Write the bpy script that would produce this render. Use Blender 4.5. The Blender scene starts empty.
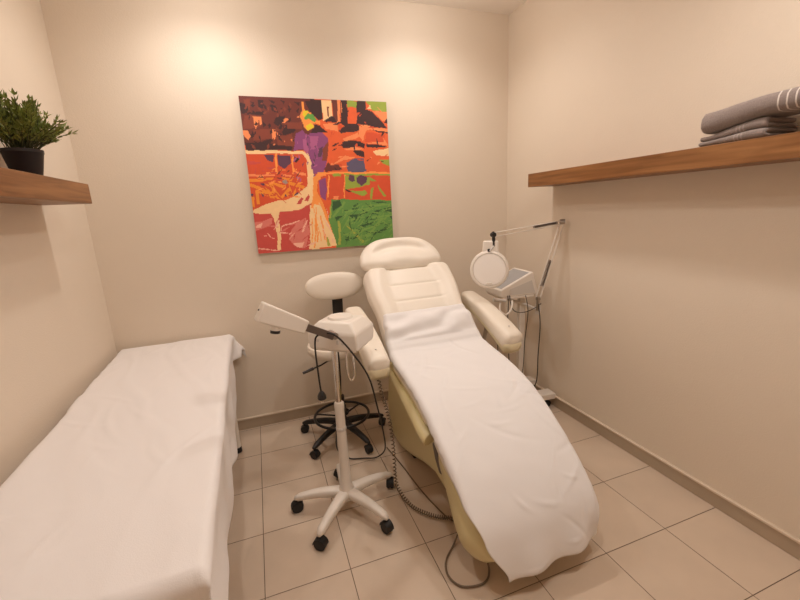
import bpy, bmesh, math, random
import numpy as np
from mathutils import Vector, Matrix, noise
random.seed(7)
scene = bpy.context.scene
COL = scene.collection
PI = math.pi

# ------------------------------------------------------------------ camera
cam_data = bpy.data.cameras.new('camera')
cam_data.sensor_width = 36.0
cam_data.lens = 17.81
cam_data.clip_start = 0.02
cam = bpy.data.objects.new('camera', cam_data)
COL.objects.link(cam)
right = Vector((0.93968505, -0.33856576, -0.04863378))
up = Vector((0.11969878, 0.19230984, 0.97400674))
fwd = Vector((0.32041257, 0.92108097, -0.22123659))
m = Matrix.Identity(4)
for i in range(3):
    m[i][0] = right[i]; m[i][1] = up[i]; m[i][2] = -fwd[i]
m[2][3] = 1.5
cam.matrix_world = m
scene.camera = cam

# ------------------------------------------------------------------ exposure, world
scene.view_settings.view_transform = 'Standard'
scene.view_settings.look = 'None'
scene.view_settings.gamma = 1.0
scene.view_settings.use_curve_mapping = False
scene.view_settings.exposure = 0.0
world = bpy.data.worlds.new('world')
scene.world = world
world.use_nodes = True
world.node_tree.nodes['Background'].inputs[0].default_value = (1.0, 0.85, 0.7, 1)
world.node_tree.nodes['Background'].inputs[1].default_value = 0.0

# the recessed ceiling lamps: (x, y, watts)
LAMP_COLOR = (1.0, 0.922, 0.845)
LAMPS = [(-0.15, 2.35, 27.0), (1.17, 2.34, 25.0), (0.30, 0.70, 27.0), (1.25, 0.70, 34.5)]
LAMP_CONE = math.radians(158)
LAMP_BLEND = 0.9
FILL_SHARE = 0.16          # share of the watts for an added point light that brightens the ceiling
scene.cycles.diffuse_bounces = 10

# ------------------------------------------------------------------ room numbers
XR, XL, YB, YF, ZC = 1.968, -0.925, 2.862, -0.85, 2.882

# ------------------------------------------------------------------ materials
def material(name, color, rough=0.5, metal=0.0, bump=0.0, bump_scale=60.0, vary=0.0, vary_scale=6.0, sheen=0.0, trans=0.0, spec=0.5):
    mt = bpy.data.materials.new(name)
    mt.use_nodes = True
    nt = mt.node_tree; b = nt.nodes['Principled BSDF']
    b.inputs['Base Color'].default_value = (*color, 1)
    b.inputs['Roughness'].default_value = rough
    b.inputs['Metallic'].default_value = metal
    b.inputs['Specular IOR Level'].default_value = spec
    if sheen: b.inputs['Sheen Weight'].default_value = sheen
    if trans: b.inputs['Transmission Weight'].default_value = trans
    if bump or vary:
        tc = nt.nodes.new('ShaderNodeTexCoord')
    if vary:
        n = nt.nodes.new('ShaderNodeTexNoise'); n.inputs['Scale'].default_value = vary_scale
        n.inputs['Detail'].default_value = 5
        nt.links.new(tc.outputs['Object'], n.inputs['Vector'])
        r = nt.nodes.new('ShaderNodeMix'); r.data_type = 'RGBA'
        r.inputs[6].default_value = (*[c * (1 - vary) for c in color], 1)
        r.inputs[7].default_value = (*[min(1, c * (1 + vary)) for c in color], 1)
        nt.links.new(n.outputs['Fac'], r.inputs[0]); nt.links.new(r.outputs[2], b.inputs['Base Color'])
    if bump:
        n2 = nt.nodes.new('ShaderNodeTexNoise'); n2.inputs['Scale'].default_value = bump_scale
        n2.inputs['Detail'].default_value = 4
        nt.links.new(tc.outputs['Object'], n2.inputs['Vector'])
        bp = nt.nodes.new('ShaderNodeBump'); bp.inputs['Strength'].default_value = bump
        bp.inputs['Distance'].default_value = 0.004
        nt.links.new(n2.outputs['Fac'], bp.inputs['Height']); nt.links.new(bp.outputs['Normal'], b.inputs['Normal'])
    return mt

def srgb(r, g, b):
    f = lambda c: (c / 255 / 12.92) if c / 255 <= 0.04045 else ((c / 255 + 0.055) / 1.055) ** 2.4
    return (f(r), f(g), f(b))

M = {}
M['wall'] = material('wall_paper', (0.72, 0.632, 0.53), 0.62, bump=0.25, bump_scale=170, vary=0.02, vary_scale=3)
M['ceiling'] = material('ceiling_paint', (0.88, 0.84, 0.79), 0.8, bump=0.1, bump_scale=90)
M['skirting'] = material('skirting_tile', (0.42, 0.335, 0.25), 0.4, vary=0.08, vary_scale=9)
M['skirting_top'] = material('skirting_top_bead', (0.68, 0.58, 0.47), 0.35)
M['cream'] = material('cream_vinyl', (0.81, 0.755, 0.675), 0.42, bump=0.05, bump_scale=220)
M['vinyl_arm'] = material('ivory_armrest_vinyl', (0.80, 0.74, 0.645), 0.4, bump=0.05, bump_scale=220)
M['yellow'] = material('yellowed_plastic', (0.66, 0.575, 0.32), 0.32, vary=0.04, vary_scale=5)
M['yellow_pale'] = material('pale_yellow_plastic', (0.72, 0.645, 0.45), 0.38)
M['sheet'] = material('white_sheet', (0.785, 0.775, 0.785), 0.85, bump=0.12, bump_scale=320, sheen=0.15)
M['bedsheet'] = material('white_bed_sheet', (0.81, 0.785, 0.785), 0.85, bump=0.15, bump_scale=320, sheen=0.15)
M['white'] = material('white_plastic', (0.76, 0.71, 0.65), 0.35, vary=0.015)
M['white_metal'] = material('white_painted_steel', (0.74, 0.69, 0.63), 0.3)
M['stool_vinyl'] = material('white_stool_vinyl', (0.76, 0.69, 0.60), 0.4, bump=0.04, bump_scale=200)
M['black'] = material('black_plastic', (0.014, 0.012, 0.012), 0.4)
M['wheel'] = material('black_rubber', (0.012, 0.011, 0.011), 0.55)
M['chrome'] = material('chrome', (0.72, 0.68, 0.63), 0.16, metal=1.0)
M['steel'] = material('brushed_steel', (0.42, 0.38, 0.34), 0.35, metal=1.0)
M['dark_metal'] = material('dark_bracket', (0.16, 0.13, 0.115), 0.35, metal=0.6)
M['cord'] = material('black_cord', (0.018, 0.014, 0.012), 0.5)
M['brown_cord'] = material('brown_coiled_cord', (0.16, 0.115, 0.075), 0.5)
M['grey_panel'] = material('grey_panel', (0.36, 0.36, 0.37), 0.4, vary=0.06, vary_scale=12)
M['pale_grey'] = material('pale_grey_plastic', (0.60, 0.57, 0.54), 0.4)
M['lens'] = material('white_lens_cover', (0.87, 0.84, 0.81), 0.28)
M['pot'] = material('dark_pot', (0.012, 0.008, 0.011), 0.5, bump=0.1, bump_scale=40)
M['soil'] = material('potting_soil', (0.03, 0.02, 0.012), 0.9, bump=0.6, bump_scale=90)
M['leaf'] = material('leaf_green', (0.21, 0.25, 0.055), 0.5, vary=0.75, vary_scale=22)
M['stem'] = material('stem_green', (0.07, 0.075, 0.025), 0.6)
M['canvas'] = material('canvas_edge', (0.22, 0.10, 0.07), 0.8, bump=0.2, bump_scale=300)

def tile_material():
    mt = bpy.data.materials.new('floor_tiles'); mt.use_nodes = True
    nt = mt.node_tree; b = nt.nodes['Principled BSDF']
    tc = nt.nodes.new('ShaderNodeTexCoord'); mp = nt.nodes.new('ShaderNodeMapping')
    S = 0.35225
    mp.inputs['Location'].default_value = (0.142 + 10 * S + 0.0015, -1.4254 + 10 * S + 0.0015, 0)
    nt.links.new(tc.outputs['Object'], mp.inputs['Vector'])
    br = nt.nodes.new('ShaderNodeTexBrick'); br.offset = 0.0; br.squash = 1.0
    br.inputs['Scale'].default_value = 1.0; br.inputs['Brick Width'].default_value = S
    br.inputs['Row Height'].default_value = S; br.inputs['Mortar Size'].default_value = 0.0017
    br.inputs['Mortar Smooth'].default_value = 0.2
    br.inputs['Color1'].default_value = (0.605, 0.49, 0.385, 1)
    br.inputs['Color2'].default_value = (0.58, 0.467, 0.367, 1)
    br.inputs['Mortar'].default_value = (0.15, 0.105, 0.072, 1)
    nt.links.new(mp.outputs[0], br.inputs['Vector'])
    n = nt.nodes.new('ShaderNodeTexNoise'); n.inputs['Scale'].default_value = 5; n.inputs['Detail'].default_value = 6
    nt.links.new(tc.outputs['Object'], n.inputs['Vector'])
    mr = nt.nodes.new('ShaderNodeMapRange'); mr.inputs['To Min'].default_value = 0.90; mr.inputs['To Max'].default_value = 1.10
    nt.links.new(n.outputs['Fac'], mr.inputs['Value'])
    mx = nt.nodes.new('ShaderNodeVectorMath'); mx.operation = 'SCALE'
    nt.links.new(br.outputs['Color'], mx.inputs[0]); nt.links.new(mr.outputs[0], mx.inputs['Scale'])
    nt.links.new(mx.outputs[0], b.inputs['Base Color'])
    b.inputs['Roughness'].default_value = 0.42
    bp = nt.nodes.new('ShaderNodeBump'); bp.invert = True; bp.inputs['Distance'].default_value = 0.002
    nt.links.new(br.outputs['Fac'], bp.inputs['Height']); nt.links.new(bp.outputs['Normal'], b.inputs['Normal'])
    return mt
M['tiles'] = tile_material()

def wood_material():
    mt = bpy.data.materials.new('warm_wood'); mt.use_nodes = True
    nt = mt.node_tree; b = nt.nodes['Principled BSDF']
    tc = nt.nodes.new('ShaderNodeTexCoord'); mp = nt.nodes.new('ShaderNodeMapping')
    mp.inputs['Scale'].default_value = (26, 1.6, 26)
    nt.links.new(tc.outputs['Object'], mp.inputs['Vector'])
    n = nt.nodes.new('ShaderNodeTexNoise'); n.inputs['Scale'].default_value = 1.6; n.inputs['Detail'].default_value = 8
    n.inputs['Distortion'].default_value = 0.6
    nt.links.new(mp.outputs[0], n.inputs['Vector'])
    cr = nt.nodes.new('ShaderNodeValToRGB')
    cr.color_ramp.elements[0].position = 0.32; cr.color_ramp.elements[0].color = (0.165, 0.062, 0.014, 1)
    cr.color_ramp.elements[1].position = 0.7; cr.color_ramp.elements[1].color = (0.32, 0.142, 0.046, 1)
    nt.links.new(n.outputs['Fac'], cr.inputs[0]); nt.links.new(cr.outputs[0], b.inputs['Base Color'])
    b.inputs['Roughness'].default_value = 0.42
    return mt
M['wood'] = wood_material()

def towel_material(name, stripes, half=0.003):
    """grey terry cloth; stripes are woven white bands at fixed places along the towel's y"""
    mt = bpy.data.materials.new(name); mt.use_nodes = True
    nt = mt.node_tree; b = nt.nodes['Principled BSDF']
    tc = nt.nodes.new('ShaderNodeTexCoord'); sp = nt.nodes.new('ShaderNodeSeparateXYZ')
    nt.links.new(tc.outputs['Object'], sp.inputs[0])
    n = nt.nodes.new('ShaderNodeTexNoise'); n.inputs['Scale'].default_value = 240; n.inputs['Detail'].default_value = 3
    nt.links.new(tc.outputs['Object'], n.inputs['Vector'])
    base = nt.nodes.new('ShaderNodeMix'); base.data_type = 'RGBA'
    base.inputs[6].default_value = (0.17, 0.135, 0.122, 1); base.inputs[7].default_value = (0.31, 0.25, 0.23, 1)
    nt.links.new(n.outputs['Fac'], base.inputs[0])
    last = base.outputs[2]
    for y, hw, col in stripes:
        c = nt.nodes.new('ShaderNodeMath'); c.operation = 'COMPARE'
        c.inputs[1].default_value = y; c.inputs[2].default_value = hw
        nt.links.new(sp.outputs['Y'], c.inputs[0])
        mx = nt.nodes.new('ShaderNodeMix'); mx.data_type = 'RGBA'
        nt.links.new(c.outputs[0], mx.inputs[0]); nt.links.new(last, mx.inputs[6]); mx.inputs[7].default_value = (*col, 1)
        last = mx.outputs[2]
    nt.links.new(last, b.inputs['Base Color'])
    b.inputs['Roughness'].default_value = 0.95
    b.inputs['Sheen Weight'].default_value = 0.3
    bp = nt.nodes.new('ShaderNodeBump'); bp.inputs['Strength'].default_value = 0.6; bp.inputs['Distance'].default_value = 0.003
    nt.links.new(n.outputs['Fac'], bp.inputs['Height']); nt.links.new(bp.outputs['Normal'], b.inputs['Normal'])
    return mt

# ------------------------------------------------------------------ mesh helpers
class MB:
    def __init__(self):
        self.v = []; self.f = []
    def add(self, verts, faces):
        o = len(self.v)
        self.v += [tuple(p) for p in verts]
        self.f += [tuple(i + o for i in q) for q in faces]
        return self
    def box(self, c, s, rz=0.0, rx=0.0, ry=0.0):
        R = Matrix.Rotation(rz, 3, 'Z') @ Matrix.Rotation(ry, 3, 'Y') @ Matrix.Rotation(rx, 3, 'X')
        vs = []
        for dx in (-.5, .5):
            for dy in (-.5, .5):
                for dz in (-.5, .5):
                    vs.append(Vector(c) + R @ Vector((dx * s[0], dy * s[1], dz * s[2])))
        return self.add(vs, [(0, 1, 3, 2), (4, 6, 7, 5), (0, 4, 5, 1), (2, 3, 7, 6), (0, 2, 6, 4), (1, 5, 7, 3)])
    def hexa(self, p):
        """eight corners: bottom ring 0-3, top ring 4-7"""
        return self.add(p, [(3, 2, 1, 0), (4, 5, 6, 7), (0, 1, 5, 4), (1, 2, 6, 5), (2, 3, 7, 6), (3, 0, 4, 7)])
    def rings(self, rings, cap=True, closed=False):
        n = len(rings[0]); vs = [p for r in rings for p in r]; fs = []
        m_ = len(rings)
        for i in range(m_ if closed else m_ - 1):
            a = i * n; b = ((i + 1) % m_) * n
            for j in range(n):
                k = (j + 1) % n
                fs.append((a + j, a + k, b + k, b + j))
        if cap and not closed:
            fs.append(tuple(reversed(range(n)))); fs.append(tuple(range((m_ - 1) * n, m_ * n)))
        return self.add(vs, fs)
    def tube(self, path, rad, n=12, cap=True, closed=False):
        path = [Vector(p) for p in path]
        if not hasattr(rad, '__len__'): rad = [rad] * len(path)
        rings = []; prev = None
        L = len(path)
        for i, p in enumerate(path):
            if closed: t = path[(i + 1) % L] - path[i - 1]
            else: t = path[min(i + 1, L - 1)] - path[max(i - 1, 0)]
            t.normalize()
            if prev is None:
                a = Vector((0, 0, 1)) if abs(t.z) < .9 else Vector((1, 0, 0))
                u = t.cross(a).normalized()
            else:
                u = (prev - t * prev.dot(t)).normalized()
            prev = u; w = t.cross(u)
            rings.append([p + rad[i] * (math.cos(2 * PI * k / n) * u + math.sin(2 * PI * k / n) * w) for k in range(n)])
        return self.rings(rings, cap, closed)
    def lathe(self, profile, c=(0, 0, 0), axis=(0, 0, 1), n=32):
        """profile: (radius, height) from bottom to top along axis"""
        ax = Vector(axis).normalized()
        a = Vector((0, 0, 1)) if abs(ax.z) < .9 else Vector((1, 0, 0))
        u = a.cross(ax).normalized(); w = ax.cross(u)
        rings = [[Vector(c) + ax * h + max(r, 1e-5) * (math.cos(2 * PI * k / n) * u + math.sin(2 * PI * k / n) * w) for k in range(n)] for r, h in profile]
        return self.rings(rings)
    def prism(self, poly, x0, x1):
        """poly in (y,z) extruded along x"""
        return self.rings([[(x0, y, z) for y, z in poly], [(x1, y, z) for y, z in poly]])
    def build(self, name, mat, parent=None, smooth=True, angle=40, bevel=0.0, seg=3, sub=0, loc=None):
        me = bpy.data.meshes.new(name)
        me.from_pydata(self.v, [], self.f)
        bm = bmesh.new(); bm.from_mesh(me)
        bmesh.ops.recalc_face_normals(bm, faces=bm.faces)
        bm.to_mesh(me); bm.free()
        if smooth:
            for p in me.polygons: p.use_smooth = True
            if not sub: me.set_sharp_from_angle(angle=math.radians(angle))
        o = bpy.data.objects.new(name, me); COL.objects.link(o)
        if mat: me.materials.append(mat)
        if parent: o.parent = parent
        if loc: o.location = loc
        if bevel:
            b = o.modifiers.new('bevel', 'BEVEL'); b.width = bevel; b.segments = seg; b.limit_method = 'ANGLE'
            b.angle_limit = math.radians(35); b.harden_normals = False
        if sub:
            s = o.modifiers.new('subdivision', 'SUBSURF'); s.levels = sub; s.render_levels = sub
        return o

def thing(name, label, cat, loc=(0, 0, 0), rz=0.0, group=None):
    o = bpy.data.objects.new(name, None); COL.objects.link(o)
    o.empty_display_size = 0.1
    o.location = loc; o.rotation_euler = (0, 0, rz)
    tag(o, label, cat, group)
    return o
def tag(o, label, cat, group=None):
    o['label'] = label; o['category'] = cat
    if group: o['group'] = group
    return o
def struct(o):
    o['kind'] = 'structure'; return o

def spline(pts, per=10, closed=False):
    P = [Vector(p) for p in pts]; out = []; L = len(P)
    for i in range(L if closed else L - 1):
        g = lambda k: P[k % L] if closed else P[min(max(k, 0), L - 1)]
        a, b, c, d = g(i - 1), g(i), g(i + 1), g(i + 2)
        for k in range(per):
            t = k / per
            out.append(0.5 * ((2 * b) + (c - a) * t + (2 * a - 5 * b + 4 * c - d) * t * t + (3 * b - a - 3 * c + d) * t ** 3))
    if not closed: out.append(P[-1])
    return out

def lerp1(x, xs, ys):
    if x <= xs[0]: return ys[0]
    for i in range(len(xs) - 1):
        if x <= xs[i + 1]:
            t = (x - xs[i]) / (xs[i + 1] - xs[i]); t = t * t * (3 - 2 * t)
            return ys[i] + (ys[i + 1] - ys[i]) * t
    return ys[-1]
def sstep(a, b, x):
    t = min(1, max(0, (x - a) / (b - a))); return t * t * (3 - 2 * t)

def loft(path, hw, hh, n=40, ex=4.0, end=0.05, disp=None, cx=None):
    """padded slab: path of (y,z) top-to-bottom centre line, half width hw(t), half thickness hh(t);
    ends rounded over the length `end`; disp(t,u) raises the upper face"""
    P = [Vector((0, y, z)) for y, z in path]
    d = [0]
    for a, b in zip(P, P[1:]): d.append(d[-1] + (b - a).length)
    T = d[-1]
    rings = []
    for i, p in enumerate(P):
        t = d[i] / T
        tan = (P[min(i + 1, len(P) - 1)] - P[max(i - 1, 0)]).normalized()
        nor = Vector((1, 0, 0)).cross(tan)
        if nor.z < 0: nor = -nor
        e = min(d[i], T - d[i])
        k = 1.0 if e >= end else math.sqrt(max(0.0, 1 - ((end - e) / end) ** 2))
        w = hw(t) - end * (1 - k) ; h = hh(t) * max(k, 0.02)
        ring = []
        for j in range(n):
            a = 2 * PI * j / n
            c, s = math.cos(a), math.sin(a)
            x = math.copysign(abs(c) ** (2 / ex), c); z = math.copysign(abs(s) ** (2 / ex), s)
            off = 0
            if disp and s > 0: off = disp(t, x) * min(1, abs(z) * 1.4) * k
            ring.append(p + Vector((x * w + (cx(t) if cx else 0), 0, 0)) + nor * (z * h + off))
        rings.append(ring)
    return MB().rings(rings)

def resample(pts, n):
    S = spline([(0, y, z) for y, z in pts], 12)
    d = [0]
    for a, b in zip(S, S[1:]): d.append(d[-1] + (b - a).length)
    out = []; j = 0
    for i in range(n):
        t = d[-1] * i / (n - 1)
        while j < len(d) - 2 and d[j + 1] < t: j += 1
        k = (t - d[j]) / max(1e-9, d[j + 1] - d[j])
        p = S[j].lerp(S[j + 1], min(1, k)); out.append((p.y, p.z))
    return out

# ------------------------------------------------------------------ setting
def slab(name, a, b, mat):
    c = [(a[i] + b[i]) / 2 for i in range(3)]; s = [abs(b[i] - a[i]) for i in range(3)]
    return struct(MB().box(c, s).build(name, mat, smooth=False))
W = 0.12
slab('floor', (XL - W, YF - W, -0.1), (XR + W, YB + W, 0), M['tiles'])
slab('ceiling', (XL - W, YF - W, ZC), (XR + W, YB + W, ZC + 0.1), M['ceiling'])
slab('wall_left', (XL - W, YF - W, 0), (XL, YB + W, ZC), M['wall'])
slab('wall_right', (XR, YF - W, 0), (XR + W, YB + W, ZC), M['wall'])
slab('wall_back', (XL, YB, 0), (XR, YB + W, ZC), M['wall'])
slab('wall_front', (XL, YF - W, 0), (XR, YF, ZC), M['wall'])
def skirting(name, a, b, nrm):
    # tile skirting with a pale bead on top
    a = Vector((*a, 0)); b = Vector((*b, 0)); n_ = Vector((*nrm, 0))
    mb = MB(); t1, t2 = 0.011, 0.017
    mb.hexa([a, b, b + n_ * t1, a + n_ * t1] + [p + Vector((0, 0, .076)) for p in (a, b, b + n_ * t1, a + n_ * t1)])
    o = struct(mb.build(name, M['skirting'], smooth=False, bevel=0.0015, seg=1))
    mb = MB(); z0 = Vector((0, 0, .076)); z1 = Vector((0, 0, .087))
    q = [a, b, b + n_ * t2, a + n_ * t2]
    mb.hexa([p + z0 for p in q] + [p + z1 for p in q])
    mb.build('top_bead', M['skirting_top'], o, smooth=False, bevel=0.002, seg=2)
skirting('baseboard_back', (XL, YB), (XR, YB), (0, -1))
skirting('baseboard_right', (XR, YF), (XR, YB - .014), (-1, 0))
skirting('baseboard_left', (XL, YF), (XL, YB - .014), (1, 0))
skirting('baseboard_front', (XL + .014, YF), (XR - .014, YF), (0, 1))

# ------------------------------------------------------------------ recessed lamps in the ceiling (above the picture)
for i, (x, y, watts) in enumerate(LAMPS):
    where = ['in the ceiling by the back wall above the couch', 'in the ceiling by the back wall above the treatment chair',
             'in the ceiling behind the camera on the couch side', 'in the ceiling behind the camera on the right-hand side'][i]
    t = thing('ceiling_light', 'round recessed downlight ' + where, 'ceiling light', (x, y, ZC), 0, 'recessed ceiling downlights')
    MB().lathe([(.05, -.001), (.066, -.001), (.068, -.006), (.05, -.010), (.046, -.004)]).build('trim_ring', M['white_metal'], t)
    em = bpy.data.materials.new('lamp_glow'); em.use_nodes = True
    b = em.node_tree.nodes['Principled BSDF']
    b.inputs['Emission Color'].default_value = (*LAMP_COLOR, 1); b.inputs['Emission Strength'].default_value = 6.0
    MB().lathe([(.0001, -.044), (.018, -.042), (.034, -.032), (.044, -.014), (.046, -.002)]).build('diffuser', em, t)  # dome shape added to spread light onto the ceiling
    ld = bpy.data.lights.new('downlight', 'SPOT'); ld.energy = watts; ld.color = LAMP_COLOR
    ld.spot_size = LAMP_CONE; ld.spot_blend = LAMP_BLEND; ld.shadow_soft_size = 0.045
    lo = bpy.data.objects.new('downlight', ld); COL.objects.link(lo); lo.parent = t; lo.location = (0, 0, -.075)
    pd = bpy.data.lights.new('ceiling_fill', 'POINT'); pd.energy = watts * FILL_SHARE; pd.color = LAMP_COLOR; pd.shadow_soft_size = 0.05  # extra fill light below each downlight, added to lift the ceiling
    po = bpy.data.objects.new('ceiling_fill', pd); COL.objects.link(po); po.parent = t; po.location = (0, 0, -.13)

# ------------------------------------------------------------------ wooden wall shelves
def wall_shelf(x0, x1, y0, y1, z0, z1, label):
    o = MB().box(((x1 - x0) / 2, (y1 - y0) / 2, (z1 - z0) / 2), (x1 - x0, y1 - y0, z1 - z0)).build('wall_shelf', M['wood'], smooth=False, bevel=0.002, seg=2, loc=(x0, y0, z0))
    return tag(o, label, 'shelf')
wall_shelf(XL, XL + .2, -0.6, 2.345, 1.602, 1.692, 'thick wooden shelf on the left wall holding the potted plant')
wall_shelf(XR - .21, XR, -0.6, 2.315, 1.608, 1.693, 'thick wooden shelf on the right wall holding two grey towels')

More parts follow.
